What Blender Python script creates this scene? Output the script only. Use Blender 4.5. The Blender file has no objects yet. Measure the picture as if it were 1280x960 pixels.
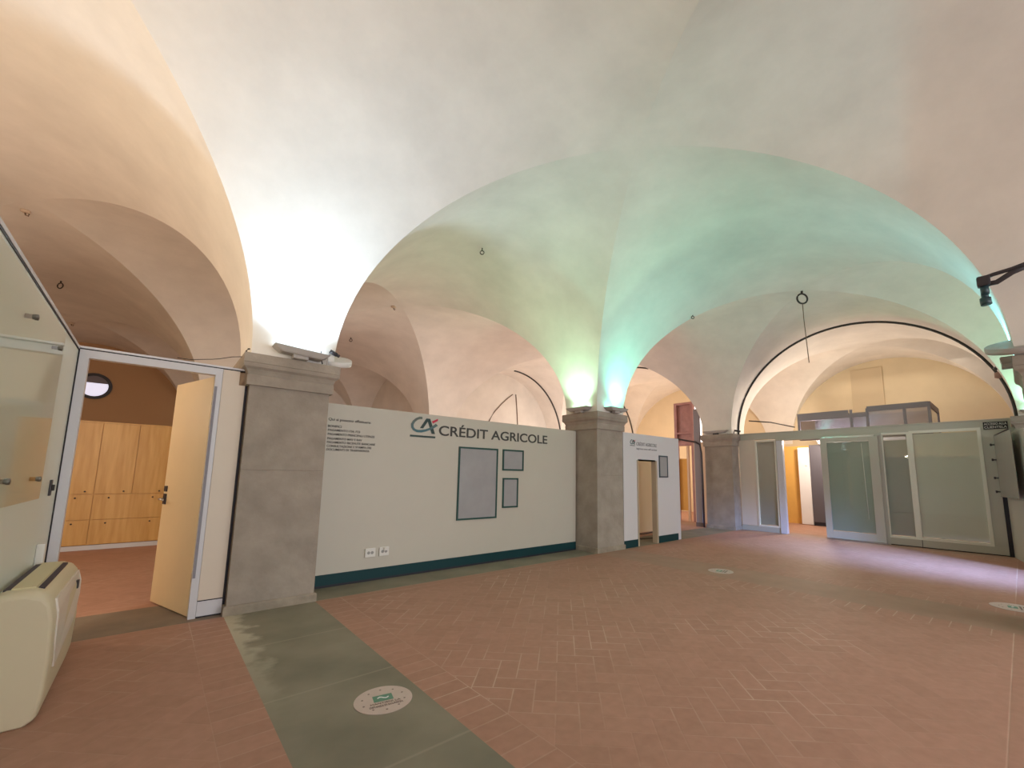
import bpy, bmesh, math, random
from mathutils import Vector, Matrix
random.seed(7)
S = bpy.context.scene
COL = S.collection
PI = math.pi

# ------------------------------------------------------------------ camera, world, light, exposure
cam_d = bpy.data.cameras.new('camera')
cam_d.sensor_width = 36.0
cam_d.lens = 532.313 / 1280 * 36.0
cam_d.shift_x = -28.574 / 1280
cam_d.shift_y = 42.689 / 1280
cam_d.clip_start = 0.02
cam = bpy.data.objects.new('camera', cam_d)
COL.objects.link(cam)
yaw, pit, rol = math.radians(41.356), math.radians(7.593), math.radians(0.861)
Fv = Vector((math.sin(yaw) * math.cos(pit), math.cos(yaw) * math.cos(pit), math.sin(pit)))
Rv = Vector((math.cos(yaw), -math.sin(yaw), 0))
Uv = Rv.cross(Fv)
R2 = Rv * math.cos(rol) + Uv * math.sin(rol)
U2 = -Rv * math.sin(rol) + Uv * math.cos(rol)
M3 = Matrix((R2, U2, -Fv)).transposed()
cam.matrix_world = Matrix.Translation((-0.673, -5.588, 1.5)) @ M3.to_4x4()
S.camera = cam

W = bpy.data.worlds.new('world'); S.world = W; W.use_nodes = True
W.node_tree.nodes['Background'].inputs[0].default_value = (0.75, 0.83, 1.0, 1)
W.node_tree.nodes['Background'].inputs[1].default_value = 1.2

def area(name, loc, target, sx, sy, watts, col, spread=180):
    d = bpy.data.lights.new(name, 'AREA'); d.shape = 'RECTANGLE'; d.size = sx; d.size_y = sy
    d.energy = watts; d.color = col; d.spread = math.radians(spread)
    o = bpy.data.objects.new(name, d); COL.objects.link(o); o.location = loc
    o.rotation_euler = (Vector(target) - Vector(loc)).to_track_quat('-Z', 'Y').to_euler()
    return o
def point(name, loc, watts, col, r=0.08):
    d = bpy.data.lights.new(name, 'POINT'); d.energy = watts; d.color = col; d.shadow_soft_size = r
    o = bpy.data.objects.new(name, d); COL.objects.link(o); o.location = loc
    return o
def spot(name, loc, target, watts, col, ang=120, blend=0.6, r=0.06):
    d = bpy.data.lights.new(name, 'SPOT'); d.energy = watts; d.color = col; d.shadow_soft_size = r
    d.spot_size = math.radians(ang); d.spot_blend = blend
    o = bpy.data.objects.new(name, d); COL.objects.link(o); o.location = loc
    o.rotation_euler = (Vector(target) - Vector(loc)).to_track_quat('-Z', 'Y').to_euler()
    return o

# broad daylight fill added behind the camera, its windows unseen
area('front_fill', (3.0, -11.6, 2.4), (3.0, -2.0, -1.4), 13.0, 2.4, 365, (1.0, 0.99, 0.98), 130)
area('entrance_daylight', (8.0, -9.0, 2.7), (10.1, -3.9, 0.0), 1.0, 1.0, 88, (0.26, 0.44, 1.0), 34)
area('vestibule_fill', (15.3, -2.9, 5.0), (15.3, -2.9, 0), 2.6, 4.0, 60, (1.0, 0.86, 0.70))  # unseen warm area light under the vestibule vault, facing down; no window here
# warm uplights left on in the rooms behind the partitions
WARM = (1.0, 0.78, 0.60)
point('left_room_lamp', (-2.9, -1.9, 2.5), 200, (1.0, 0.88, 0.69), 0.25)
point('back_room_lamp', (-2.8, 2.0, 2.5), 62, (1.0, 0.79, 0.62), 0.25)
point('rear_vault_lamp', (-2.5, 10.5, 2.8), 16, (1.0, 0.70, 0.46), 0.25)
point('booth_room_lamp', (5.3, 4.6, 2.3), 112, (1.0, 0.88, 0.79), 0.2)
point('rear_booth_lamp', (4.6, 10.6, 2.3), 25, (1.0, 0.76, 0.64), 0.2)
point('side_room_lamp', (10.6, 5.2, 2.2), 195, (1.0, 0.88, 0.79), 0.2)
point('corridor_lamp', (14.6, 4.6, 2.4), 150, (1.0, 0.80, 0.62), 0.2)
point('vestibule_lamp', (14.2, -1.6, 2.75), 220, (1.0, 0.86, 0.70), 0.2)
S.view_settings.view_transform = 'Standard'
S.view_settings.look = 'None'
S.view_settings.exposure = 0.0
S.view_settings.gamma = 1.0
S.view_settings.use_curve_mapping = False
S.cycles.use_denoising = True
S.cycles.max_bounces = 10
S.cycles.diffuse_bounces = 6
S.cycles.sample_clamp_indirect = 6.0

# ------------------------------------------------------------------ helpers
def tag(o, label=None, cat=None, group=None, kind=None):
    if label: o['label'] = label
    if cat: o['category'] = cat
    if group: o['group'] = group
    if kind: o['kind'] = kind
    return o
def thing(name, loc, label, cat, group=None, kind=None):
    o = bpy.data.objects.new(name, None); COL.objects.link(o); o.location = loc
    o.empty_display_size = 0.1
    return tag(o, label, cat, group, kind)
def wloc(o):
    v = Vector((0, 0, 0))
    while o is not None:
        v += o.location; o = o.parent
    return v
class MB:
    """collects shapes in world coordinates, becomes ONE mesh object"""
    def __init__(s): s.b = bmesh.new()
    def poly(s, pts, mi=0):
        f = s.b.faces.new([s.b.verts.new(p) for p in pts]); f.material_index = mi; return f
    def box(s, x0, x1, y0, y1, z0, z1, bev=0.0, M=None, mi=0, seg=2):
        t = bmesh.new(); bmesh.ops.create_cube(t, size=1)
        for v in t.verts:
            v.co = Vector(((x0 + x1) / 2 + v.co.x * (x1 - x0), (y0 + y1) / 2 + v.co.y * (y1 - y0), (z0 + z1) / 2 + v.co.z * (z1 - z0)))
        if bev > 0: bmesh.ops.bevel(t, geom=t.edges[:], offset=bev, segments=seg, affect='EDGES', profile=0.6)
        s.add(t, M, mi); return s
    def add(s, t, M=None, mi=0):
        mp = {}
        for v in t.verts: mp[v] = s.b.verts.new(M @ v.co if M else v.co)
        for f in t.faces:
            try:
                g = s.b.faces.new([mp[v] for v in f.verts]); g.material_index = mi; g.smooth = f.smooth
            except ValueError: pass
        t.free(); return s
    def prism(s, pts, d, mi=0):
        """closed outline (3D points) pushed by vector d"""
        d = Vector(d); a = [s.b.verts.new(p) for p in pts]; c = [s.b.verts.new(Vector(p) + d) for p in pts]
        n = len(pts)
        s.b.faces.new(a).material_index = mi; s.b.faces.new(c[::-1]).material_index = mi
        for i in range(n): s.b.faces.new((a[i], c[i], c[(i + 1) % n], a[(i + 1) % n])).material_index = mi
        return s
    def tube(s, pts, r, n=8, closed=False, mi=0):
        pts = [Vector(p) for p in pts]; N = len(pts); rings = []
        for i, p in enumerate(pts):
            if closed: t = pts[(i + 1) % N] - pts[i - 1]
            else: t = pts[min(i + 1, N - 1)] - pts[max(i - 1, 0)]
            t.normalize(); up = Vector((0, 0, 1)) if abs(t.z) < 0.9 else Vector((1, 0, 0))
            a = t.cross(up).normalized(); c = a.cross(t)
            rings.append([s.b.verts.new(p + (a * math.cos(2 * PI * k / n) + c * math.sin(2 * PI * k / n)) * r) for k in range(n)])
        for i in range(N if closed else N - 1):
            A, B = rings[i], rings[(i + 1) % N]
            for k in range(n):
                f = s.b.faces.new((A[k], A[(k + 1) % n], B[(k + 1) % n], B[k])); f.smooth = True; f.material_index = mi
        if not closed:
            s.b.faces.new(rings[0]); s.b.faces.new(rings[-1][::-1])
        return s
    def lathe(s, prof, c, n=32, M=None, mi=0):
        """profile [(r, z)] around a vertical axis through c"""
        rs = []
        for r, z in prof:
            ring = []
            for k in range(n):
                p = Vector((r * math.cos(2 * PI * k / n), r * math.sin(2 * PI * k / n), z))
                ring.append(s.b.verts.new(Vector(c) + (M @ p if M else p)))
            rs.append(ring)
        for A, B in zip(rs, rs[1:]):
            for k in range(n):
                f = s.b.faces.new((A[k], A[(k + 1) % n], B[(k + 1) % n], B[k])); f.smooth = True; f.material_index = mi
        s.b.faces.new(rs[0][::-1]).material_index = mi; s.b.faces.new(rs[-1]).material_index = mi
        return s
    def sqloft(s, x0, x1, y0, y1, prof):
        """square-plan moulding: profile [(overhang, z)]"""
        rs = []
        for o, z in prof:
            rs.append([s.b.verts.new(p) for p in ((x0 - o, y0 - o, z), (x1 + o, y0 - o, z), (x1 + o, y1 + o, z), (x0 - o, y1 + o, z))])
        for A, B in zip(rs, rs[1:]):
            for k in range(4): s.b.faces.new((A[k], A[(k + 1) % 4], B[(k + 1) % 4], B[k]))
        s.b.faces.new(rs[0][::-1]); s.b.faces.new(rs[-1]); return s
    def build(s, name, mat, parent=None, smooth=None, recalc=True):
        if recalc: bmesh.ops.recalc_face_normals(s.b, faces=s.b.faces[:])
        off = wloc(parent) if parent else Vector((0, 0, 0))
        if parent is not None:
            for v in s.b.verts: v.co -= off
        me = bpy.data.meshes.new(name); s.b.to_mesh(me); s.b.free()
        for m in (mat if isinstance(mat, (list, tuple)) else [mat]): me.materials.append(m)
        o = bpy.data.objects.new(name, me); COL.objects.link(o)
        if parent is not None: o.parent = parent
        if smooth is not None:
            for p in me.polygons: p.use_smooth = smooth
        return o
def struct(o, label=None):
    o['kind'] = 'structure'
    if label: o['label'] = label
    return o
def dup(o, loc, rz=None, label=None, parent=None):
    c = o.copy(); COL.objects.link(c)
    if parent is not None: c.parent = parent
    else:
        c.location = loc
        if rz is not None: c.rotation_euler = (0, 0, rz)
    if label: c['label'] = label
    for ch in [k for k in S.objects if k.parent == o]: dup(ch, None, parent=c)
    return c

# ------------------------------------------------------------------ materials
def srgb(r, g, b):
    f = lambda c: (c / 255 / 12.92) if c / 255 <= 0.04045 else ((c / 255 + 0.055) / 1.055) ** 2.4
    return (f(r), f(g), f(b), 1)
MATS = {}
def mat(name, col, rough=0.6, metal=0.0, noise=0.0, nscale=6.0, bump=0.0, bscale=60.0, emit=None, estr=0.0, trans=0.0, spec=0.5, coat=0.0, alpha=1.0, dark=None):
    m = bpy.data.materials.new(name); m.use_nodes = True
    nt = m.node_tree; b = nt.nodes['Principled BSDF']
    b.inputs['Base Color'].default_value = col; b.inputs['Roughness'].default_value = rough
    b.inputs['Metallic'].default_value = metal; b.inputs['Specular IOR Level'].default_value = spec
    b.inputs['Transmission Weight'].default_value = trans; b.inputs['Coat Weight'].default_value = coat
    b.inputs['Alpha'].default_value = alpha
    if emit: b.inputs['Emission Color'].default_value = emit; b.inputs['Emission Strength'].default_value = estr
    if noise or bump:
        tc = nt.nodes.new('ShaderNodeTexCoord')
    if noise:
        n = nt.nodes.new('ShaderNodeTexNoise'); n.inputs['Scale'].default_value = nscale; n.inputs['Detail'].default_value = 6; n.inputs['Roughness'].default_value = 0.62
        nt.links.new(tc.outputs['Object'], n.inputs['Vector'])
        r = nt.nodes.new('ShaderNodeValToRGB'); r.color_ramp.elements[0].position = 0.3; r.color_ramp.elements[1].position = 0.7
        d = dark if dark else tuple(c * (1 - noise) for c in col[:3]) + (1,)
        r.color_ramp.elements[0].color = d
        r.color_ramp.elements[1].color = tuple(min(1, c * (1 + noise * 0.5)) for c in col[:3]) + (1,)
        nt.links.new(n.outputs['Fac'], r.inputs['Fac']); nt.links.new(r.outputs['Color'], b.inputs['Base Color'])
    if bump:
        n2 = nt.nodes.new('ShaderNodeTexNoise'); n2.inputs['Scale'].default_value = bscale; n2.inputs['Detail'].default_value = 5
        nt.links.new(tc.outputs['Object'], n2.inputs['Vector'])
        bp = nt.nodes.new('ShaderNodeBump'); bp.inputs['Strength'].default_value = bump; bp.inputs['Distance'].default_value = 0.02
        nt.links.new(n2.outputs['Fac'], bp.inputs['Height']); nt.links.new(bp.outputs['Normal'], b.inputs['Normal'])
    MATS[name] = m
    return m
plaster = mat('plaster', (0.80, 0.755, 0.695, 1), 0.9, noise=0.10, nscale=1.3, bump=0.14, bscale=3.0, spec=0.2)
plaster_wall = mat('plaster_wall', (0.72, 0.60, 0.42, 1), 0.9, noise=0.06, nscale=1.3, spec=0.2)
stone = mat('pietra_stone', (0.36, 0.31, 0.26, 1), 0.85, noise=0.22, nscale=2.6, bump=0.25, bscale=22, spec=0.25)
stone_base = mat('stone_base', (0.33, 0.28, 0.22, 1), 0.85, noise=0.25, nscale=6, bump=0.3, bscale=22, spec=0.25)
panel_paint = mat('panel_paint', (0.54, 0.50, 0.43, 1), 0.55, noise=0.02, nscale=2)
panel_white = mat('panel_white', (0.66, 0.64, 0.66, 1), 0.5)
petrol = mat('petrol_green', (0.002, 0.038, 0.045, 1), 0.55, spec=0.3)
ink_green = mat('ink_green', (0.012, 0.035, 0.032, 1), 0.5)
ink_grey = mat('ink_grey', (0.05, 0.045, 0.042, 1), 0.6)
ink_red = mat('ink_red', (0.55, 0.01, 0.05, 1), 0.5)
frame_green = mat('frame_green', (0.008, 0.06, 0.05, 1), 0.5)
poster = mat('poster_sleeve', (0.36, 0.35, 0.36, 1), 0.28, noise=0.10, nscale=2.5, bump=0.25, bscale=1.6)
white_plastic = mat('white_plastic', (0.72, 0.70, 0.66, 1), 0.4)
dark_plastic = mat('dark_plastic', (0.03, 0.025, 0.03, 1), 0.45)
alu_white = mat('painted_aluminium', (0.62, 0.62, 0.66, 1), 0.38)
alu_cream = mat('cream_aluminium', (0.46, 0.44, 0.375, 1), 0.4)
frame_cream = mat('frame_cream', (0.72, 0.70, 0.61, 1), 0.4)
side_panel = mat('laminate_panel', (0.70, 0.61, 0.51, 1), 0.5, noise=0.02, nscale=3)
door_wood = mat('pale_door_laminate', (0.82, 0.66, 0.42, 1), 0.5, noise=0.03, nscale=2)
joint_black = mat('joint_black', (0.012, 0.010, 0.018, 1), 0.6)
steel = mat('steel', (0.55, 0.55, 0.56, 1), 0.3, metal=1.0)
iron = mat('dark_iron', (0.03, 0.025, 0.022, 1), 0.55)
lamp_grey = mat('lamp_grey', (0.40, 0.37, 0.35, 1), 0.5)
lamp_white = mat('lamp_white', (0.70, 0.68, 0.66, 1), 0.45)
cream_plastic = mat('cream_plastic', (0.62, 0.54, 0.38, 1), 0.42)
ac_front = mat('ac_front_panel', (0.68, 0.62, 0.55, 1), 0.35)
ac_flap = mat('ac_flap', (0.62, 0.55, 0.33, 1), 0.45)
orange_wall = mat('ochre_wall', (0.72, 0.40, 0.10, 1), 0.8, noise=0.04)
dark_wall = mat('charcoal_panel', (0.10, 0.09, 0.11, 1), 0.5)
grey_lilac = mat('grey_lilac_paint', (0.28, 0.255, 0.28, 1), 0.6)
pink_wood = mat('stained_wood', (0.42, 0.22, 0.21, 1), 0.5, noise=0.18, nscale=5)
blind_mat = mat('blind_slats', (0.72, 0.66, 0.62, 1), 0.55)
blind_green = mat('blind_green', (0.37, 0.39, 0.36, 1), 0.5)
blind_dark = mat('blind_dark', (0.44, 0.395, 0.385, 1), 0.5)
sticker_mat = mat('sticker_vinyl', (0.56, 0.45, 0.40, 1), 0.4, noise=0.08, nscale=8)
sticker_green = mat('sticker_green', (0.10, 0.25, 0.17, 1), 0.45)
sticker_ink = mat('sticker_ink', (0.18, 0.13, 0.11, 1), 0.5)
rope = mat('rope', (0.20, 0.14, 0.10, 1), 0.9)

def wood_mat(name, c1, c2):
    m = bpy.data.materials.new(name); m.use_nodes = True; nt = m.node_tree; b = nt.nodes['Principled BSDF']
    tc = nt.nodes.new('ShaderNodeTexCoord'); mp = nt.nodes.new('ShaderNodeMapping'); mp.inputs['Scale'].default_value = (9, 9, 0.8)
    n = nt.nodes.new('ShaderNodeTexNoise'); n.inputs['Scale'].default_value = 1.6; n.inputs['Detail'].default_value = 5
    r = nt.nodes.new('ShaderNodeValToRGB'); r.color_ramp.elements[0].color = c1; r.color_ramp.elements[1].color = c2
    r.color_ramp.elements[0].position = 0.3; r.color_ramp.elements[1].position = 0.72
    nt.links.new(tc.outputs['Object'], mp.inputs['Vector']); nt.links.new(mp.outputs['Vector'], n.inputs['Vector'])
    nt.links.new(n.outputs['Fac'], r.inputs['Fac']); nt.links.new(r.outputs['Color'], b.inputs['Base Color'])
    b.inputs['Roughness'].default_value = 0.42
    return m
cab_wood = wood_mat('cabinet_veneer', (0.56, 0.30, 0.075, 1), (0.70, 0.42, 0.14, 1))

def glass_mat(name, tint, fac, rough=0.03, ior=1.5):
    """thin glazing: mostly see-through, reflecting by Fresnel"""
    m = bpy.data.materials.new(name); m.use_nodes = True; nt = m.node_tree; nt.nodes.clear()
    out = nt.nodes.new('ShaderNodeOutputMaterial'); mix = nt.nodes.new('ShaderNodeMixShader')
    tr = nt.nodes.new('ShaderNodeBsdfTransparent'); tr.inputs[0].default_value = tint
    gl = nt.nodes.new('ShaderNodeBsdfGlossy'); gl.inputs['Roughness'].default_value = rough; gl.inputs[0].default_value = (0.95, 0.97, 0.96, 1)
    fr = nt.nodes.new('ShaderNodeFresnel'); fr.inputs[0].default_value = ior
    ad = nt.nodes.new('ShaderNodeMath'); ad.operation = 'ADD'; ad.inputs[1].default_value = fac; ad.use_clamp = True
    geo = nt.nodes.new('ShaderNodeNewGeometry'); fw = nt.nodes.new('ShaderNodeMath'); fw.operation = 'SUBTRACT'; fw.inputs[0].default_value = 1.0
    ml = nt.nodes.new('ShaderNodeMath'); ml.operation = 'MULTIPLY'      # the sheet reflects once, on its outer face
    nt.links.new(geo.outputs['Backfacing'], fw.inputs[1]); nt.links.new(fr.outputs[0], ad.inputs[0])
    nt.links.new(ad.outputs[0], ml.inputs[0]); nt.links.new(fw.outputs[0], ml.inputs[1]); nt.links.new(ml.outputs[0], mix.inputs[0])
    nt.links.new(tr.outputs[0], mix.inputs[1]); nt.links.new(gl.outputs[0], mix.inputs[2]); nt.links.new(mix.outputs[0], out.inputs[0])
    return m
glass = glass_mat('clear_glass', (0.90, 0.94, 0.92, 1), 0.02)
acrylic = glass_mat('acrylic_sheet', (0.94, 0.95, 0.92, 1), 0.0, 0.06, 1.40)
box_glass = glass_mat('vestibule_glass', (0.50, 0.49, 0.56, 1), 0.16, 0.08)

def swoosh_mat():
    m = bpy.data.materials.new('logo_swoosh'); m.use_nodes = True; nt = m.node_tree; b = nt.nodes['Principled BSDF']
    tc = nt.nodes.new('ShaderNodeTexCoord'); sp = nt.nodes.new('ShaderNodeSeparateXYZ')
    r = nt.nodes.new('ShaderNodeValToRGB'); e = r.color_ramp.elements
    e[0].position = 0.0; e[0].color = (0.035, 0.13, 0.16, 1); e[1].position = 1.0; e[1].color = (0.11, 0.13, 0.11, 1)
    mr = nt.nodes.new('ShaderNodeMapRange'); mr.inputs[1].default_value = 2.15; mr.inputs[2].default_value = 2.32
    g = nt.nodes.new('ShaderNodeNewGeometry')
    nt.links.new(g.outputs['Position'], sp.inputs[0]); nt.links.new(sp.outputs['Z'], mr.inputs[0])
    nt.links.new(mr.outputs[0], r.inputs['Fac']); nt.links.new(r.outputs['Color'], b.inputs['Base Color'])
    b.inputs['Roughness'].default_value = 0.5
    return m
logo_swoosh = swoosh_mat()

def brick_mat(name, border=False):
    """worn cotto bricks: herringbone field, or a straight border course"""
    m = bpy.data.materials.new(name); m.use_nodes = True; nt = m.node_tree; L = nt.links.new; b = nt.nodes['Principled BSDF']
    def N(t): return nt.nodes.new(t)
    def Mth(op, a, c=None):
        n = N('ShaderNodeMath'); n.operation = op
        for i, v in enumerate((a, c)):
            if v is None: continue
            if isinstance(v, (int, float)): n.inputs[i].default_value = v
            else: L(v, n.inputs[i])
        return n.outputs[0]
    geo = N('ShaderNodeNewGeometry'); mp = N('ShaderNodeMapping')
    L(geo.outputs['Position'], mp.inputs['Vector'])
    w = 0.15
    if not border: mp.inputs['Rotation'].default_value = (0, 0, PI / 4)
    mp.inputs['Scale'].default_value = (1 / w, 1 / w, 1)
    sp = N('ShaderNodeSeparateXYZ'); L(mp.outputs[0], sp.inputs[0])
    x, y = sp.outputs['X'], sp.outputs['Y']
    i, j = Mth('FLOOR', x), Mth('FLOOR', y)
    u, v = Mth('SUBTRACT', x, i), Mth('SUBTRACT', y, j)
    if border:
        d = Mth('MINIMUM', v, Mth('SUBTRACT', 1.0, v)); bid = j
        d = Mth('MINIMUM', d, Mth('MINIMUM', Mth('ABSOLUTE', Mth('ADD', x, 0.28 / w)), Mth('ABSOLUTE', Mth('SUBTRACT', x, 1.149 / w))))
    else:
        k = Mth('FLOORED_MODULO', Mth('SUBTRACT', i, j), 4.0)
        def off(val): return Mth('MULTIPLY', Mth('COMPARE', k, float(val)), 9.0)
        for nd in []: pass
        dl = Mth('ADD', u, off(1)); dr = Mth('ADD', Mth('SUBTRACT', 1.0, u), off(0))
        db = Mth('ADD', v, off(2)); dt = Mth('ADD', Mth('SUBTRACT', 1.0, v), off(3))
        d = Mth('MINIMUM', Mth('MINIMUM', dl, dr), Mth('MINIMUM', db, dt))
        bi = Mth('SUBTRACT', i, Mth('COMPARE', k, 1.0)); bj = Mth('SUBTRACT', j, Mth('COMPARE', k, 2.0))
        bid = Mth('ADD', Mth('MULTIPLY', bi, 12.9898), Mth('MULTIPLY', bj, 78.233))
    joint = N('ShaderNodeMapRange'); joint.inputs[1].default_value = 0.012; joint.inputs[2].default_value = 0.045
    joint.inputs[3].default_value = 1.0; joint.inputs[4].default_value = 0.0; L(d, joint.inputs[0])
    wn = N('ShaderNodeTexWhiteNoise'); wn.noise_dimensions = '1D'; L(bid, wn.inputs['W'])
    big = N('ShaderNodeTexNoise'); big.inputs['Scale'].default_value = 0.9; big.inputs['Detail'].default_value = 5; L(geo.outputs['Position'], big.inputs['Vector'])
    worn = N('ShaderNodeMapRange'); worn.inputs[1].default_value = 0.46; worn.inputs[2].default_value = 0.66; L(big.outputs['Fac'], worn.inputs[0])
    fine = N('ShaderNodeTexNoise'); fine.inputs['Scale'].default_value = 14; fine.inputs['Detail'].default_value = 6; L(geo.outputs['Position'], fine.inputs['Vector'])
    tone = Mth('ADD', Mth('MULTIPLY', wn.outputs['Value'], 0.22), Mth('MULTIPLY', fine.outputs['Fac'], 0.75))
    r = N('ShaderNodeValToRGB'); e = r.color_ramp.elements
    e[0].position = 0.25; e[0].color = (0.345, 0.183, 0.126, 1); e[1].position = 0.8; e[1].color = (0.44, 0.240, 0.172, 1)
    L(tone, r.inputs['Fac'])
    mx = N('ShaderNodeMix'); mx.data_type = 'RGBA'; mx.inputs[7].default_value = (0.54, 0.39, 0.29, 1)
    L(r.outputs['Color'], mx.inputs[6])
    jf = Mth('MULTIPLY', joint.outputs[0], Mth('ADD', Mth('MULTIPLY', worn.outputs[0], 0.8), 0.30 if border else 0.08)); L(jf, mx.inputs[0])
    L(mx.outputs[2], b.inputs['Base Color'])
    b.inputs['Roughness'].default_value = 0.62; b.inputs['Specular IOR Level'].default_value = 0.35
    bp = N('ShaderNodeBump'); bp.inputs['Strength'].default_value = 0.15; bp.inputs['Distance'].default_value = 0.01
    L(Mth('ADD', Mth('MULTIPLY', joint.outputs[0], -0.6), Mth('MULTIPLY', fine.outputs['Fac'], 0.4)), bp.inputs['Height']); L(bp.outputs[0], b.inputs['Normal'])
    return m
brick_field = brick_mat('cotto_herringbone')
strip_dark = mat('threshold_stone', (0.215, 0.165, 0.120, 1), 0.75, noise=0.2, nscale=3)
strip_worn = mat('worn_stone_strip', (0.36, 0.218, 0.152, 1), 0.65, noise=0.12, nscale=3)
brick_border = brick_mat('cotto_border', True)
def strip_mat():
    """grey stone slabs with pale worn mortar along the edges"""
    m = bpy.data.materials.new('stone_strip'); m.use_nodes = True; nt = m.node_tree; L = nt.links.new; b = nt.nodes['Principled BSDF']
    geo = nt.nodes.new('ShaderNodeNewGeometry')
    n = nt.nodes.new('ShaderNodeTexNoise'); n.inputs['Scale'].default_value = 1.7; n.inputs['Detail'].default_value = 7; L(geo.outputs['Position'], n.inputs['Vector'])
    r = nt.nodes.new('ShaderNodeValToRGB'); e = r.color_ramp.elements
    e[0].position = 0.30; e[0].color = (0.165, 0.150, 0.105, 1); e[1].position = 0.68; e[1].color = (0.255, 0.225, 0.165, 1)
    L(n.outputs['Fac'], r.inputs['Fac'])
    sp = nt.nodes.new('ShaderNodeSeparateXYZ'); L(geo.outputs['Position'], sp.inputs[0])
    # pale stain along the left edge of the strip, near the pillar
    n2 = nt.nodes.new('ShaderNodeTexNoise'); n2.inputs['Scale'].default_value = 5; n2.inputs['Detail'].default_value = 5; L(geo.outputs['Position'], n2.inputs['Vector'])
    ma = nt.nodes.new('ShaderNodeMath'); ma.operation = 'MULTIPLY_ADD'; ma.inputs[1].default_value = -0.55; L(n2.outputs['Fac'], ma.inputs[0]); L(sp.outputs['X'], ma.inputs[2])
    mr = nt.nodes.new('ShaderNodeMapRange'); mr.inputs[1].default_value = -0.22; mr.inputs[2].default_value = -0.10; mr.inputs[3].default_value = 1; mr.inputs[4].default_value = 0; L(ma.outputs[0], mr.inputs[0])
    my = nt.nodes.new('ShaderNodeMapRange'); my.inputs[1].default_value = -2.6; my.inputs[2].default_value = -0.6; L(sp.outputs['Y'], my.inputs[0])
    mm = nt.nodes.new('ShaderNodeMath'); mm.operation = 'MULTIPLY'; L(mr.outputs[0], mm.inputs[0]); L(my.outputs[0], mm.inputs[1])
    mx = nt.nodes.new('ShaderNodeMix'); mx.data_type = 'RGBA'; mx.inputs[7].default_value = (0.46, 0.41, 0.31, 1)
    L(mm.outputs[0], mx.inputs[0]); L(r.outputs['Color'], mx.inputs[6])
    # slab joints every 1.1 m
    sy = nt.nodes.new('ShaderNodeMath'); sy.operation = 'PINGPONG'; sy.inputs[1].default_value = 0.55; L(sp.outputs['Y'], sy.inputs[0])
    jr = nt.nodes.new('ShaderNodeMapRange'); jr.inputs[1].default_value = 0.004; jr.inputs[2].default_value = 0.014; jr.inputs[3].default_value = 0.30; jr.inputs[4].default_value = 0; L(sy.outputs[0], jr.inputs[0])
    mx2 = nt.nodes.new('ShaderNodeMix'); mx2.data_type = 'RGBA'; mx2.inputs[7].default_value = (0.40, 0.35, 0.27, 1)
    L(jr.outputs[0], mx2.inputs[0]); L(mx.outputs[2], mx2.inputs[6]); L(mx2.outputs[2], b.inputs['Base Color'])
    b.inputs['Roughness'].default_value = 0.7
    return m
strip = strip_mat()

def lens_mat(name, col, s): return mat(name, (0.8, 0.8, 0.8, 1), 0.4, emit=col, estr=s)

# ------------------------------------------------------------------ vault grid
CX = [(-5.0, 0.0), (0.869, 5.927), (6.796, 12.034), (12.9, 17.2)]
CY = [(-11.9, -6.53), (-5.66, 0.0), (0.869, 7.164), (8.03, 14.0)]
ZS, HV = 2.80, 2.726
NA = 28
bm = bmesh.new()
def strip_patch(rows):
    vs = [[bm.verts.new(p) for p in r] for r in rows]
    for A, B in zip(vs, vs[1:]):
        for k in range(len(A) - 1):
            q = [A[k], A[k + 1], B[k + 1], B[k]]
            if (q[0].co - q[1].co).length < 1e-6: q.pop(1)
            elif (q[2].co - q[3].co).length < 1e-6: q.pop(2)
            try: bm.faces.new(q).smooth = True
            except ValueError: pass
def at(c, t): return (c[0] + c[1]) / 2 - (c[1] - c[0]) / 2 * math.cos(t)
TH = [PI * k / (2 * NA) for k in range(2 * NA + 1)]
def webs(cells_along, cells_across, swap):
    # barrel whose profile runs across cells_across, straight lines along cells_along
    for cr in cells_across:
        n = len(cells_along)
        for g in range(n + 1):          # each gap between cells (and the two ends)
            rows = []
            for t in TH:
                tt = min(t, PI - t); z = ZS + HV * math.sin(t); q = at(cr, t); r = []
                if g > 0:
                    c = cells_along[g - 1]; r += [at(c, PI - tt), c[1]]
                if g < n:
                    c = cells_along[g]; r += [c[0], at(c, tt)]
                rows.append([(q, a, z) if swap else (a, q, z) for a in r])
            strip_patch(rows)
webs(CX, CY, False); webs(CY, CX, True)
# normals face the rooms (down)
bm.normal_update()
for f in bm.faces:
    if f.normal.z > 0: f.normal_flip()
me = bpy.data.meshes.new('ceiling'); bm.to_mesh(me); bm.free(); me.materials.append(plaster)
ceiling = struct(bpy.data.objects.new('ceiling', me), 'groin vaulted plaster ceiling'); COL.objects.link(ceiling)

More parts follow.
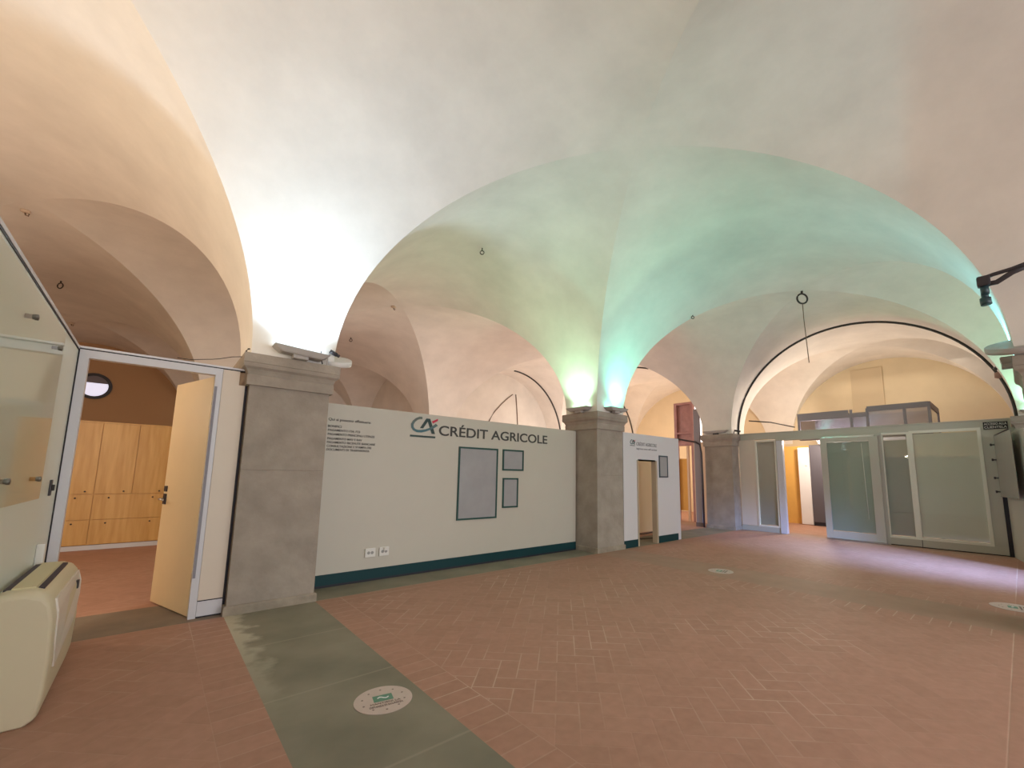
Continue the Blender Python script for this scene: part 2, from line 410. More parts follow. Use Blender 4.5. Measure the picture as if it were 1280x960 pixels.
# ------------------------------------------------------------------ floor
b = MB()
fx = [-5.95, -0.28, 0, 0.869, 1.149, 5.647, 5.927, 6.796, 7.076, 11.754, 12.034, 12.9, 17.3]
fy = [-12, -6.75, -6.47, -5.6, -5.32, -0.28, 0, 0.869, 1.149, 6.884, 7.164, 14.1]
def cls(c, strips):
    for a, d in strips:
        if a <= c <= d: return 2
        if a - 0.28 <= c <= d + 0.28: return 1
    return 0
for i in range(len(fx) - 1):
    for j in range(len(fy) - 1):
        mx_, my_ = (fx[i] + fx[i + 1]) / 2, (fy[j] + fy[j + 1]) / 2
        k = 3 if 5.927 <= mx_ <= 6.796 or mx_ > 12.034 and mx_ < 12.9 else max(cls(mx_, [(0, 0.869), (5.927, 6.796), (12.034, 12.9)]), cls(my_, [(-6.47, -5.6), (0, 0.869)]) if True else 0)
        if k == 2 and my_ > 0 and mx_ < 0: k = 4
        b.poly([(fx[i], fy[j], 0), (fx[i + 1], fy[j], 0), (fx[i + 1], fy[j + 1], 0), (fx[i], fy[j + 1], 0)], k)
struct(b.build('floor', [brick_field, brick_border, strip, strip_worn, strip_dark], recalc=False), 'herringbone brick floor with stone strips between the pillars')

# ------------------------------------------------------------------ outer walls (the shell around the vaults)
def wall(name, x0, x1, y0, y1, z0, z1, m): return struct(MB().box(x0, x1, y0, y1, z0, z1).build(name, m))
wall('wall_west', -6.1, -5.0, -12, 14.2, 0, 5.7, plaster_wall)
b = MB(); b.box(-6, 0.5, 14.0, 14.2, 0, 5.7)
# round window opening: wall built as ring of boxes is avoided, the round window sits in the wall face
struct(b.build('wall_rear', mat('rear_ochre', (0.52, 0.32, 0.17, 1), 0.9)))
wall('wall_rear_booth', 0.5, 6.2, 14.0, 14.2, 0, 5.7, plaster)
wall('wall_between', 6.3, 6.4, 8.1, 14.2, 0, 5.7, plaster)
wall('wall_back', 6.3, 17.4, 7.95, 8.1, 0, 5.7, plaster)
struct(MB().box(17.2, 17.4, -12, 3.55, 0, 5.7).box(17.2, 17.4, 3.95, 8, 0, 5.7).box(17.2, 17.4, 3.55, 3.95, 0, 3.0).box(17.2, 17.4, 3.55, 3.95, 4.9, 5.7).build('wall_east', plaster_wall))
b = MB()
for x0, x1 in ((-5, -3.6), (9.6, 17.2)): b.box(x0, x1, -12.1, -11.9, 0, 5.7)
b.box(-3.6, 9.6, -12.1, -11.9, 3.7, 5.7).box(-3.6, 9.6, -12.1, -11.9, 0, 0.5)
struct(b.build('wall_front', plaster_wall))
b = MB().box(17.28, 17.30, 3.55, 3.95, 3.0, 4.9)
struct(b.build('window_2', lens_mat('daylight_pane', (0.92, 0.95, 1.0, 1), 1.6)), 'narrow bright window above the far pillar')
# patches on the far lunette wall
b = MB().box(17.17, 17.2, -2.82, -1.95, 3.2, 5.27)
struct(b.build('trim_1', mat('patch_plaster', (0.62, 0.50, 0.34, 1), 0.9)), 'walled-up rectangle in the far lunette wall')

# round window with dark surround, in the rear wall above the cabinets
t = thing('window_1', (-2.43, 13.97, 4.13), 'round window with dark ring above the wooden cabinets', 'window', kind='structure')
Mx = Matrix.Rotation(PI / 2, 3, 'X')
n = 40; b = MB(); A = []
for k in range(n):
    a = 2 * PI * k / n; A.append([(-2.43 + r * math.cos(a), y, 4.13 + r * math.sin(a)) for r, y in ((0.33, 13.93), (0.42, 13.93), (0.42, 14.0), (0.33, 14.0))])
vs = [[b.b.verts.new(p) for p in r] for r in A]
for k in range(n):
    P, Q = vs[k], vs[(k + 1) % n]
    for m_ in range(4): b.b.faces.new((P[m_], P[(m_ + 1) % 4], Q[(m_ + 1) % 4], Q[m_])).smooth = False
b.build('ring', dark_plastic, t)
b = MB(); b.poly([(-2.43 + 0.335 * math.cos(2 * PI * k / n), 13.96, 4.13 + 0.335 * math.sin(2 * PI * k / n)) for k in range(n)])
b.build('pane', lens_mat('round_pane_daylight', (0.80, 0.80, 1.0, 1), 0.75), t)
b = MB(); b.prism([(-2.43 + 0.33 * math.cos(PI * (0.10 + 0.8 * k / 20)), 13.95, 4.13 + 0.33 * math.sin(PI * (0.10 + 0.8 * k / 20))) for k in range(21)], (0, -0.01, 0))
b.build('shutter', mat('shutter_grey', (0.20, 0.18, 0.21, 1), 0.6), t)

# ------------------------------------------------------------------ stone pillars
def pillar(x0, y0, label):
    x1, y1 = x0 + 0.869, y0 + 0.869
    t = thing('stone_pillar', (x0 + 0.43, y0 + 0.43, 0), label, 'pillar', 'stone pillars under the vaults', 'thing')
    MB().sqloft(x0, x1, y0, y1, [(-0.015, 0.09), (-0.017, 1.50), (-0.021, 1.503), (-0.021, 1.509), (-0.017, 1.512), (-0.018, 2.46)]).build('shaft', stone, t)
    MB().sqloft(x0, x1, y0, y1, [(0.015, 2.45), (0.018, 2.56), (0.010, 2.565), (0.022, 2.60), (0.034, 2.625), (0.060, 2.65), (0.068, 2.68), (0.068, 2.69), (0.060, 2.693), (0.066, 2.696), (0.066, 2.795), (0.060, 2.80)]).build('capital', stone, t)
    MB().sqloft(x0, x1, y0, y1, [(0.012, 0.0), (0.012, 0.078), (0.004, 0.095)]).build('plinth', stone_base, t)
    return t
pillar(0, 0, 'nearest stone pillar, between the open doorway and the lettered partition')
pillar(5.927, 0, 'stone pillar at the right end of the lettered partition, under two lit lamps')
pillar(12.034, 0, 'far stone pillar at the left end of the glazed front')
pillar(12.034, -6.48, 'stone pillar at the right end of the glazed front')
pillar(5.927, -6.57, 'stone pillar cut by the right edge, carrying a round dish lamp')
pillar(0, -6.78, 'stone pillar beside the viewer, outside the right edge')

# ------------------------------------------------------------------ text helper
def text_obj(body, name, m, parent, x0, x1, z_base, capH, y, axis='x-', group=None, bold=0.0, squeeze=True):
    """flat raised lettering on a wall: fills x0..x1, baseline z_base, cap height capH; axis: wall orientation"""
    cu = bpy.data.curves.new('lettering', 'FONT'); cu.body = body; cu.size = 1; cu.extrude = 0.004; cu.offset = bold
    o = bpy.data.objects.new('lettering_tmp', cu); COL.objects.link(o)
    dg = bpy.context.evaluated_depsgraph_get(); me = bpy.data.meshes.new_from_object(o.evaluated_get(dg))
    COL.objects.unlink(o); bpy.data.objects.remove(o)
    xs = [v.co.x for v in me.vertices]; lo, hi = min(xs), max(xs)
    cap = 0.69
    off = wloc(parent)
    for v in me.vertices:
        h = x0 + (v.co.x - lo) / (hi - lo) * (x1 - x0); z = z_base + v.co.y * capH / cap
        d = v.co.z * 0.6
        if axis == 'y': p = Vector((h, y - 0.0025 - d, z))           # faces -y
        elif axis == 'x': p = Vector((y - 0.0025 - d, h, z))         # faces -x
        elif axis == 'z': p = Vector((h, z, y + 0.0015 + d * 0.2))   # lies on the floor
        v.co = p - off
    me.materials.clear(); me.materials.append(m)
    q = bpy.data.objects.new(name, me); COL.objects.link(q); q.parent = parent
    return q

# ------------------------------------------------------------------ the bank's lettered partition
YP = 0.563
t = thing('partition_wall', (3.4, YP + 0.05, 0), 'long cream partition lettered CRÉDIT AGRICOLE with dark green base band', 'partition', kind='thing')
MB().box(0.94, 5.9, YP, YP + 0.1, 0, 2.43).build('panel', panel_paint, t)
tag(MB().box(0.94, 5.9, YP - 0.008, YP, 0.03, 0.165).build('base_band', petrol, t), 'dark petrol green base band')
MB().box(0.92, 5.9, YP - 0.006, YP + 0.02, 0.0, 0.03).build('floor_rail', joint_black, t)
def logo(parent, ox, oz, s, sz, y):
    """C swoosh, A, red stroke, underline: unit square placed at ox, oz with size s"""
    lg = bpy.data.objects.new('logo', None); COL.objects.link(lg); lg.parent = parent
    lg.location = Vector((ox, y, oz)) - wloc(parent)
    P = lambda u, v: (ox + u * s, y - 0.002, oz + v * sz)
    d = (0, -0.004, 0)
    def ribbon(c, wd):
        L_, R_ = [], []
        for i, (u, v) in enumerate(c):
            a, e = c[max(i - 1, 0)], c[min(i + 1, len(c) - 1)]
            tx, ty = e[0] - a[0], e[1] - a[1]; l = math.hypot(tx, ty); nx, ny = -ty / l, tx / l
            h = wd[i] / 2; L_.append(P(u + nx * h, v + ny * h)); R_.append(P(u - nx * h, v - ny * h))
        return L_, R_
    c = [(0.42, 0.90), (0.33, 0.895), (0.22, 0.83), (0.12, 0.71), (0.065, 0.57), (0.075, 0.43), (0.14, 0.33), (0.25, 0.275), (0.40, 0.28), (0.56, 0.335), (0.72, 0.42), (0.86, 0.53), (0.985, 0.65)]
    wd = [0.115, 0.115, 0.10, 0.095, 0.09, 0.09, 0.095, 0.115, 0.12, 0.105, 0.095, 0.11, 0.125]
    L_, R_ = ribbon(c, wd); b = MB()
    for i in range(len(c) - 1):
        b.prism([L_[i], L_[i + 1], R_[i + 1], R_[i]], d)
    tag(b.build('swoosh', logo_swoosh, lg), 'grey to teal swoosh')
    b = MB(); b.prism([P(0.35, 0.42), P(0.47, 0.42), P(0.63, 0.76), P(0.69, 0.63), P(0.755, 0.48), P(0.80, 0.20), P(0.93, 0.20), P(0.72, 0.90), P(0.575, 0.90)][0:3] + [P(0.80, 0.20), P(0.93, 0.20), P(0.72, 0.90), P(0.575, 0.90)], (0, -0.003, 0))
    tag(b.build('letter', ink_green, lg), 'dark green letter A')
    b = MB(); b.prism([P(0.83, 0.69), P(1.02, 0.84), P(1.02, 0.94), P(0.79, 0.79)], d)
    tag(b.build('stroke', ink_red, lg), 'red stroke')
    b = MB(); b.prism([P(0.0, 0.0), P(0.945, 0.0), P(0.945, 0.085), P(0.0, 0.085)], d)
    tag(b.build('underline', ink_green, lg), 'dark green underline')
    return lg
logo(t, 2.193, 2.056, 0.455, 0.338, YP)
text_obj('CRÉDIT AGRICOLE', 'lettering', ink_grey, t, 2.685, 5.075, 2.112, 0.156, YP, 'y', bold=0.014)
nb = [('Qui si possono effettuare:', 1.015, 1.588, 2.195, 0.036), ('BONIFICI', 1.014, 1.19, 2.103, 0.030), ('PAGAMENTO F24, F23', 1.018, 1.443, 2.05, 0.030), ('PAGAMENTO PRINCIPALI UTENZE', 1.02, 1.655, 1.995, 0.030),
      ('PAGAMENTO MAV E RAV', 1.019, 1.478, 1.935, 0.030), ('PAGAMENTO RICEVUTE BANCARIE', 1.017, 1.67, 1.884, 0.030), ('CONSULTAZIONE E STAMPA DEI', 1.017, 1.614, 1.833, 0.030), ('DOCUMENTI DI TRASPARENZA', 1.017, 1.592, 1.786, 0.030)]
nt_ = bpy.data.objects.new('notice_lettering', None); COL.objects.link(nt_); nt_.parent = t; nt_.location = Vector((1.3, YP, 2.0)) - wloc(t)
for s_, a, c, z, h in nb: text_obj(s_, 'lettering_line', ink_grey, nt_, a, c, z, h, YP, 'y', bold=0.006)

def poster_frame(x0, x1, z0, z1, y, label, fm=frame_green, w=0.028, group='empty poster frames on the lettered partition'):
    o = thing('poster_frame', ((x0 + x1) / 2, y, z0), label, 'poster frame', group)
    d0, d1 = y - 0.018, y - 0.001
    MB().box(x0, x0 + w, d0, d1, z0, z1).box(x1 - w, x1, d0, d1, z0, z1).box(x0 + w, x1 - w, d0, d1, z0, z0 + w).box(x0 + w, x1 - w, d0, d1, z1 - w, z1).build('frame', fm, o)
    MB().box(x0 + w, x1 - w, y - 0.010, y - 0.002, z0 + w, z1 - w).build('sleeve', poster, o)
    return o
poster_frame(3.065, 3.87, 0.745, 1.95, YP, 'large empty green poster frame under the big lettering')
poster_frame(3.978, 4.466, 1.57, 1.95, YP, 'upper small square empty green poster frame on the partition')
poster_frame(3.992, 4.346, 0.91, 1.438, YP, 'lower small upright empty green poster frame on the partition')
def socket(x0, x1, label):
    o = thing('power_socket', ((x0 + x1) / 2, YP, 0.33), label, 'power socket', 'power sockets low on the partition')
    MB().box(x0, x1, YP - 0.023, YP - 0.001, 0.325, 0.445, 0.006).build('cover_plate', white_plastic, o)
    for k in range(2):
        cx = x0 + (x1 - x0) * (0.33 + 0.34 * k)
        MB().lathe([(0.021, 0), (0.021, 0.002)], (cx, YP - 0.022, 0.385), 20, Matrix.Rotation(PI / 2, 3, 'X')).build('outlet', mat('outlet_grey', (0.30, 0.29, 0.28, 1), 0.5) if 'outlet_grey' not in MATS else MATS['outlet_grey'], o)
    return o
socket(1.62, 1.765, 'left white power socket plate low on the lettered partition')
socket(1.82, 1.96, 'right white power socket plate with a plug, low on the partition')
for o in [k for k in S.objects if k.name.startswith('power_socket.001') and k.parent is None]:
    MB().box(1.875, 1.92, YP - 0.055, YP - 0.022, 0.40, 0.44, 0.006).build('plug', white_plastic, o)

# ------------------------------------------------------------------ short partition beyond the second pillar, with a doorway
YS = 0.03
t = thing('short_partition', (7.9, YS + 0.05, 0), 'short pale partition with a narrow doorway beyond the second pillar', 'partition', kind='thing')
MB().box(6.815, 7.33, YS, YS + 0.09, 0, 2.448).box(8.05, 9.08, YS, YS + 0.09, 0, 2.448).box(7.33, 8.05, YS, YS + 0.09, 1.85, 2.448).build('panel', panel_white, t)
for bx0, bx1 in ((6.815, 7.30), (8.09, 8.95)):
    tag(MB().box(bx0, bx1, YS - 0.008, YS, 0.0, 0.155).build('base_band', petrol, t), 'petrol green base band')
MB().box(7.30, 7.345, YS - 0.012, YS + 0.11, 0, 1.86).box(8.03, 8.09, YS - 0.012, YS + 0.11, 0, 1.86).box(7.345, 8.03, YS, YS + 0.11, 1.85, 1.88).build('door_lining', mat('raw_edge', (0.45, 0.36, 0.26, 1), 0.7), t)
logo(t, 7.06, 2.17, 0.19, 0.145, YS)
text_obj('CRÉDIT AGRICOLE', 'lettering', mat('ink_light', (0.25, 0.24, 0.25, 1), 0.6), t, 7.30, 8.10, 2.185, 0.075, YS, 'y', bold=0.004)
text_obj('ingresso area self service', 'lettering', MATS['ink_light'], t, 7.30, 8.10, 2.10, 0.04, YS, 'y')
poster_frame(8.175, 8.545, 1.484, 1.998, YS, 'small grey edged poster frame on the short partition', mat('frame_slate', (0.05, 0.07, 0.09, 1), 0.45), 0.03, None)
# the wall seen through that doorway, its socket and loose cables
wall('wall_passage', 7.4, 11.0, 1.35, 1.45, 0, 2.45, mat('passage_paint', (0.76, 0.54, 0.31, 1), 0.7))
o = thing('passage_socket', (9.1, 1.35, 0.4), 'dark socket on the wall inside the narrow doorway', 'power socket')
MB().box(9.02, 9.22, 1.33, 1.35, 0.42, 0.56, 0.005).build('cover_plate', mat('brown_plastic', (0.05, 0.02, 0.015, 1), 0.5), o)
MB().box(9.07, 9.17, 1.325, 1.332, 0.46, 0.52).build('outlet_holes', dark_plastic, o)
b = MB().tube([(7.7 + 0.25 * k, 1.15 - 0.04 * math.sin(k * 1.3), 0.012) for k in range(9)], 0.012)
tag(b.build('loose_cable', dark_plastic), 'black cable lying along the wall inside the narrow doorway', 'cable')
b = MB().tube([(7.6 + 0.16 * k, 0.62 + 0.12 * math.sin(k * 0.55 + 0.6), 0.012) for k in range(9)], 0.011)
tag(b.build('loose_cable', dark_plastic), 'black cable curling on the floor just inside the narrow doorway', 'cable')

# ------------------------------------------------------------------ left doorway: frame, open leaf, side panel
YD = 0.113
d1 = thing('door_1', (-0.75, YD, 0), 'left doorway in a white metal frame with its pale wooden leaf open', 'door', kind='structure')
MB().box(-1.31, -1.245, YD - 0.01, YD + 0.07, 0, 2.60).box(-0.287, -0.225, YD - 0.01, YD + 0.07, 0, 2.60).box(-1.245, -0.287, YD - 0.01, YD + 0.07, 2.525, 2.60).build('door_frame', alu_white, d1)
MB().box(-1.316, -0.0, YD, YD + 0.06, 2.60, 2.612).box(-1.318, -1.310, YD - 0.012, YD + 0.05, 0, 2.60).build('joint_strip', joint_black, d1)
tag(MB().box(-1.318, 0.0, YD - 0.008, YD + 0.06, 2.612, 2.632).build('top_rail', alu_white, d1), 'white top rail')
hx, hy = -0.292, YD + 0.06
ang = math.atan2(1.12 - hy, -0.585 - hx)
ML = Matrix.Translation((hx, hy, 0)) @ Matrix.Rotation(ang, 4, 'Z')
LW = 0.965
lf = MB().box(0, LW, -0.04, 0.0, 0.015, 2.515, 0.003, ML).build('door_leaf', door_wood, d1)
b = MB().box(LW - 0.10, LW - 0.03, 0.0, 0.012, 1.10, 1.22, 0.003, ML).box(LW - 0.10, LW - 0.03, 0.0, 0.012, 1.245, 1.31, 0.003, ML)
b.build('lock_plate', dark_plastic, lf)
b = MB().tube([ML @ Vector(p) for p in ((LW - 0.065, 0.0, 1.16), (LW - 0.065, 0.055, 1.16), (LW - 0.075, 0.062, 1.16), (LW - 0.19, 0.062, 1.155))], 0.011)
b.build('door_handle', steel, lf)
b = MB().tube([ML @ Vector(p) for p in ((LW - 0.065, -0.04, 1.16), (LW - 0.065, -0.095, 1.16), (LW - 0.075, -0.102, 1.16), (LW - 0.19, -0.102, 1.155))], 0.011)
b.build('door_handle', steel, lf)
for z in (0.35, 1.3, 1.95, 2.2):
    MB().tube([(hx + 0.012, hy + 0.0, z), (hx + 0.012, hy + 0.0, z + 0.1)], 0.011).build('hinge', steel, d1)
MB().box(-0.285, -0.262, YD - 0.014, YD - 0.008, 0.4, 2.4).build('door_seal', mat('seal_grey', (0.25, 0.24, 0.28, 1), 0.6), d1)
sp_ = thing('side_panel', (-0.11, YD, 0), 'narrow cream laminate panel between the open door and the nearest pillar', 'wall panel', kind='thing')
MB().box(-0.222, -0.012, YD, YD + 0.05, 0.17, 2.445).box(-0.222, -0.07, YD, YD + 0.05, 2.445, 2.60).build('panel', side_panel, sp_)
MB().box(-0.222, -0.012, YD - 0.006, YD + 0.05, 0.015, 0.16).build('kick_board', alu_white, sp_)
MB().box(-0.222, -0.008, YD - 0.003, YD + 0.045, 0.16, 0.17).box(-0.225, -0.010, YD - 0.004, YD + 0.05, 0.0, 0.015).box(-0.012, 0.010, YD - 0.004, YD + 0.04, 0.1, 2.44).build('joint_strip', joint_black, sp_)

# ------------------------------------------------------------------ left wall, acrylic sheet on stand-offs
XL = -1.32
lw_mat = mat('left_wall_laminate', (0.74, 0.78, 0.72, 1), 0.4, coat=0.15)
struct(MB().box(XL - 0.06, XL, -7.5, YD, 0, 2.60).build('wall_left', lw_mat), 'cream laminate partition along the left side')
struct(MB().box(XL - 0.065, XL + 0.006, -7.5, YD, 2.60, 2.625).build('trim_2', alu_white), 'white capping of the left partition')
struct(MB().box(XL, XL + 0.004, -7.5, YD, 2.585, 2.60).box(XL, XL + 0.004, YD - 0.013, YD - 0.004, 0, 2.6).build('trim_3', joint_black))
a_ = thing('acrylic_board', (XL + 0.03, -1.9, 1.29), 'large clear acrylic notice board on stand-offs along the left wall', 'notice board')
MB().box(XL + 0.035, XL + 0.041, -3.6, -0.92, 1.28, 2.50).build('sheet', acrylic, a_)
for y in (-3.45, -1.9, -1.05):
    for z in (1.42, 2.36):
        MB().lathe([(0.014, 0), (0.014, 0.034), (0.018, 0.041), (0.018, 0.052), (0.006, 0.055)], (XL, y, z), 16, Matrix.Rotation(PI / 2, 3, 'Y')).build('standoff', mat('standoff_metal', (0.2, 0.19, 0.17, 1), 0.35, metal=0.8) if 'standoff_metal' not in MATS else MATS['standoff_metal'], a_)
o = thing('wall_catch', (XL, -0.24, 1.30), 'small dark latch on the left wall beside the door frame', 'latch')
MB().box(XL, XL + 0.014, -0.27, -0.22, 1.27, 1.40, 0.003).build('latch_plate', dark_plastic, o)
MB().box(XL + 0.014, XL + 0.03, -0.255, -0.235, 1.31, 1.36, 0.003).build('latch_knob', iron, o)

# ------------------------------------------------------------------ air conditioner on the floor by the left wall
ac = thing('air_conditioner', (-1.19, -1.0, 0), 'cream floor-standing air conditioner against the left wall', 'air conditioner')
def prof_body(o):   # cross-section in x, z
    return [(-1.305, 0.03), (-1.20, 0.0), (-1.10, 0.0), (-1.06, 0.03), (-1.043, 0.12), (-1.036, 0.34), (-1.046, 0.60), (-1.068, 0.70), (-1.10, 0.745), (-1.15, 0.765), (-1.27, 0.765), (-1.305, 0.745)]
Y0, Y1 = -1.62, -0.42
b = MB(); pr_ = prof_body(0); rings = []
cxp, czp = -1.19, 0.38
for y, s in ((Y0, 0.90), (Y0 + 0.012, 0.955), (Y0 + 0.04, 0.99), (Y0 + 0.08, 1.0), (Y1 - 0.08, 1.0), (Y1 - 0.04, 0.99), (Y1 - 0.012, 0.955), (Y1, 0.90)):
    rings.append([b.b.verts.new((cxp + (x - cxp) * s if x > -1.3 else x, y, czp + (z - czp) * (s if z > 0.1 else 1))) for x, z in pr_])
for A, B in zip(rings, rings[1:]):
    for k in range(len(pr_)): b.b.faces.new((A[k], A[(k + 1) % len(pr_)], B[(k + 1) % len(pr_)], B[k])).smooth = True
b.b.faces.new(rings[0][::-1]); b.b.faces.new(rings[-1])
body = b.build('body', cream_plastic, ac)
body.modifiers.new('bevel', 'BEVEL').width = 0.008
# outlet: dark slots either side of the flap
MB().box(-1.285, -1.255, Y0 + 0.12, Y1 - 0.14, 0.755, 0.7675).build('rear_slot', mat('slot_violet', (0.035, 0.025, 0.04, 1), 0.6), ac)
MB().box(-1.145, -1.118, Y0 + 0.12, Y1 - 0.14, 0.745, 0.7655).build('front_slot', MATS['slot_violet'], ac)
MB().box(-1.252, -1.148, Y0 + 0.10, Y1 - 0.13, 0.758, 0.776, 0.006).build('flap', ac_flap, ac)
b = MB().prism([(-1.048, Y0 + 0.09, 0.61), (-1.0425, Y0 + 0.09, 0.42), (-1.040, Y0 + 0.14, 0.27), (-1.0405, Y1 - 0.3, 0.36), (-1.044, Y1 - 0.06, 0.50), (-1.048, Y1 - 0.05, 0.61), (-1.066, Y1 - 0.07, 0.69), (-1.066, Y0 + 0.11, 0.69)], (0.010, 0, 0))
b.build('front_panel', ac_front, ac)
MB().box(-1.055, -1.036, Y1 - 0.22, Y1 - 0.17, 0.57, 0.63, 0.003).build('display', dark_plastic, ac)
for q in (Y0 + 0.08, Y1 - 0.16): MB().box(-1.29, -1.10, q, q + 0.08, 0.0, 0.02).build('foot', dark_plastic, ac)
o = thing('pipe_cover', (XL, -0.365, 0), 'small white pipe cover on the left wall behind the air conditioner', 'pipe cover')
MB().box(XL, XL + 0.05, -0.40, -0.33, 0.72, 0.90, 0.012).build('cover', white_plastic, o)
MB().tube([(XL + 0.03, -0.365, 0.72), (XL + 0.03, -0.365, 0.0)], 0.012).build('pipe', white_plastic, o)

# ------------------------------------------------------------------ wooden cabinets in the room behind the door
def cabinet(x0, x1, label, split=None):
    y = 5.95
    c = thing('wooden_cabinet', ((x0 + x1) / 2, y + 0.3, 0), label, 'cabinet', 'wooden cabinets along the back room')
    MB().box(x0, x1, y + 0.02, y + 0.6, 0.09, 2.36).build('body', cab_wood, c)
    MB().box(x0, x1, y + 0.01, y + 0.06, 0.0, 0.085).build('kick_board', alu_white, c)
    MB().box(x0, x1, y - 0.004, y + 0.6, 2.36, 2.385).build('top_board', cab_wood, c)
    g = 0.006
    ups = [x0, x1] if split is None else [x0, split, x1]
    for a, d in zip(ups, ups[1:]):
        dr = MB().box(a + g, d - g, y, y + 0.02, 1.025, 2.355, 0.002).build('door', cab_wood, c)
        MB().lathe([(0.008, 0), (0.008, 0.012), (0.014, 0.016), (0.014, 0.026), (0.006, 0.03)], (d - 0.12, y, 1.07), 12, Matrix.Rotation(PI / 2, 3, 'X')).build('knob', iron, dr)
    for z0, z1 in ((0.555, 1.012), (0.10, 0.543)):
        dw = MB().box(x0 + g, x1 - g, y, y + 0.02, z0, z1, 0.002).build('drawer', cab_wood, c)
        for fx_ in ((0.2, 0.8) if x1 - x0 > 0.7 else (0.55,)):
            MB().lathe([(0.008, 0), (0.008, 0.012), (0.014, 0.016), (0.014, 0.026), (0.006, 0.03)], (x0 + (x1 - x0) * fx_, y, z1 - 0.06), 12, Matrix.Rotation(PI / 2, 3, 'X')).build('knob', iron, dw)
cabinet(-3.06, -2.02, 'leftmost wooden cabinet, behind the left jamb of the doorway')
cabinet(-2.02, -1.50, 'narrow wooden cabinet at the left of the door opening, below the round window')
cabinet(-1.50, -0.46, 'wide wooden cabinet with two upper doors seen through the left doorway', -0.98)
cabinet(-0.46, 0.0, 'rightmost wooden cabinet, behind the open door leaf')

# ------------------------------------------------------------------ glazed front between the far pillars
XF = 12.47
gp = thing('glazed_front', (XF, -2.7, 0), 'cream metal glazed front with a sliding door across the far arch', 'glazed partition', kind='thing')
def fbox(mb, ya, yb, z0, z1, d0=0.0, d1=0.08, bev=0.0): return mb.box(XF - d0, XF + d1, min(ya, yb), max(ya, yb), z0, z1, bev)
fb = MB(); fbox(fb, -0.07, -5.54, 2.62, 2.80, 0.01, 0.12); fb.build('head_band', alu_cream, gp)
fb = MB(); fbox(fb, -0.07, -5.54, 2.795, 2.815, 0.03, 0.14); fb.build('capping', alu_cream, gp)
fb = MB(); fbox(fb, -0.015, -0.47, 0.15, 2.63, 0.0, 0.05); fb.build('blank_panel', side_panel, gp)
fb = MB(); fbox(fb, -5.09, -5.593, 0.14, 2.63, 0.0, 0.05); fb.build('blank_panel', alu_cream, gp)
fb = MB(); fbox(fb, -0.015, -1.08, 0.0, 0.14, 0.005, 0.06); fb.build('kick_board', alu_cream, gp)
fb = MB(); fbox(fb, -3.40, -5.593, 0.02, 0.175, 0.005, 0.06); fb.build('kick_board', alu_cream, gp)
fb = MB(); fbox(fb, -3.40, -5.593, 0.0, 0.02, 0.0, 0.06); fbox(fb, -3.975, -3.985, 0.02, 0.17, 0.008, 0.0); fb.build('joint_strip', joint_black, gp)
def lite(ya, yb, z0, z1, fr, blind, slat, label, nm='window_pane', lift=0.0):
    w = fr; p = MB()
    fbox(p, ya, ya - w, z0, z1, 0.015, 0.05, 0.003); fbox(p, yb + w, yb, z0, z1, 0.015, 0.05, 0.003)
    fbox(p, ya - w, yb + w, z0, z0 + w, 0.015, 0.05, 0.003); fbox(p, ya - w, yb + w, z1 - w, z1, 0.015, 0.05, 0.003)
    fobj = p.build('pane_frame', frame_cream, gp)
    g = MB(); g.box(XF + 0.012, XF + 0.018, yb + w, ya - w, z0 + w, z1 - w); g.build('glass', glass, fobj)
    s = MB(); z = z0 + w + 0.01
    while z < z1 - w - lift - 0.02:
        s.poly([(XF + 0.050, ya - w, z + 0.024), (XF + 0.050, yb + w, z + 0.024), (XF + 0.036, yb + w, z), (XF + 0.036, ya - w, z)])
        z += 0.022
    tag(s.build('blind', blind, fobj), label)
    return fobj
lite(-0.47, -1.05, 0.14, 2.60, 0.045, blind_dark, 0, 'grey slatted blind')
lite(-3.39, -3.93, 0.17, 2.63, 0.05, blind_dark, 0, 'grey slatted blind', lift=0.12)
lite(-3.93, -5.10, 0.17, 2.65, 0.06, blind_mat, 0, 'olive grey slatted blind')
fb = MB(); fbox(fb, -1.06, -1.22, 0.0, 2.58, 0.03, 0.10, 0.004); fb.build('post', alu_white, gp)
fb = MB(); fbox(fb, -3.28, -3.42, 0.0, 2.63, 0.03, 0.10, 0.004); fb.build('post', alu_cream, gp)
fb = MB(); fbox(fb, -1.06, -3.42, 2.565, 2.63, 0.05, 0.10, 0.004); fb.build('slide_track', alu_cream, gp)
# sliding door leaf hung on the track, on the hall side
sd = thing('sliding_door', (XF - 0.1, -2.76, 0), 'sliding glazed door with green-grey blind, standing half open in the glazed front', 'door', kind='thing')
def sbox(mb, ya, yb, z0, z1): return mb.box(XF - 0.11, XF - 0.06, min(ya, yb), max(ya, yb), z0, z1, 0.004)
b = MB(); sbox(b, -2.16, -2.30, 0.03, 2.56); sbox(b, -3.18, -3.36, 0.03, 2.56); sbox(b, -2.30, -3.18, 0.03, 0.215); sbox(b, -2.30, -3.18, 2.455, 2.56)
b.build('leaf_frame', alu_cream, sd)
MB().box(XF - 0.095, XF - 0.09, -3.18, -2.30, 0.215, 2.455).build('glass', glass, sd)
b = MB(); z = 0.225
while z < 2.44:
    b.poly([(XF - 0.068, -2.30, z + 0.024), (XF - 0.068, -3.18, z + 0.024), (XF - 0.082, -3.18, z), (XF - 0.082, -2.30, z)]); z += 0.022
tag(b.build('blind', blind_green, sd), 'green grey slatted blind')
MB().tube([(XF - 0.088, -3.03, 2.40), (XF - 0.088, -3.06, 0.55)], 0.006).build('blind_cord', white_plastic, sd)
MB().box(XF - 0.10, XF - 0.055, -3.30, -2.2, 2.56, 2.60).build('hanger_rail', steel, sd)
MB().box(XF - 0.13, XF - 0.03, -3.36, -2.16, 0.0, 0.028).build('bottom_guide', steel, sd)
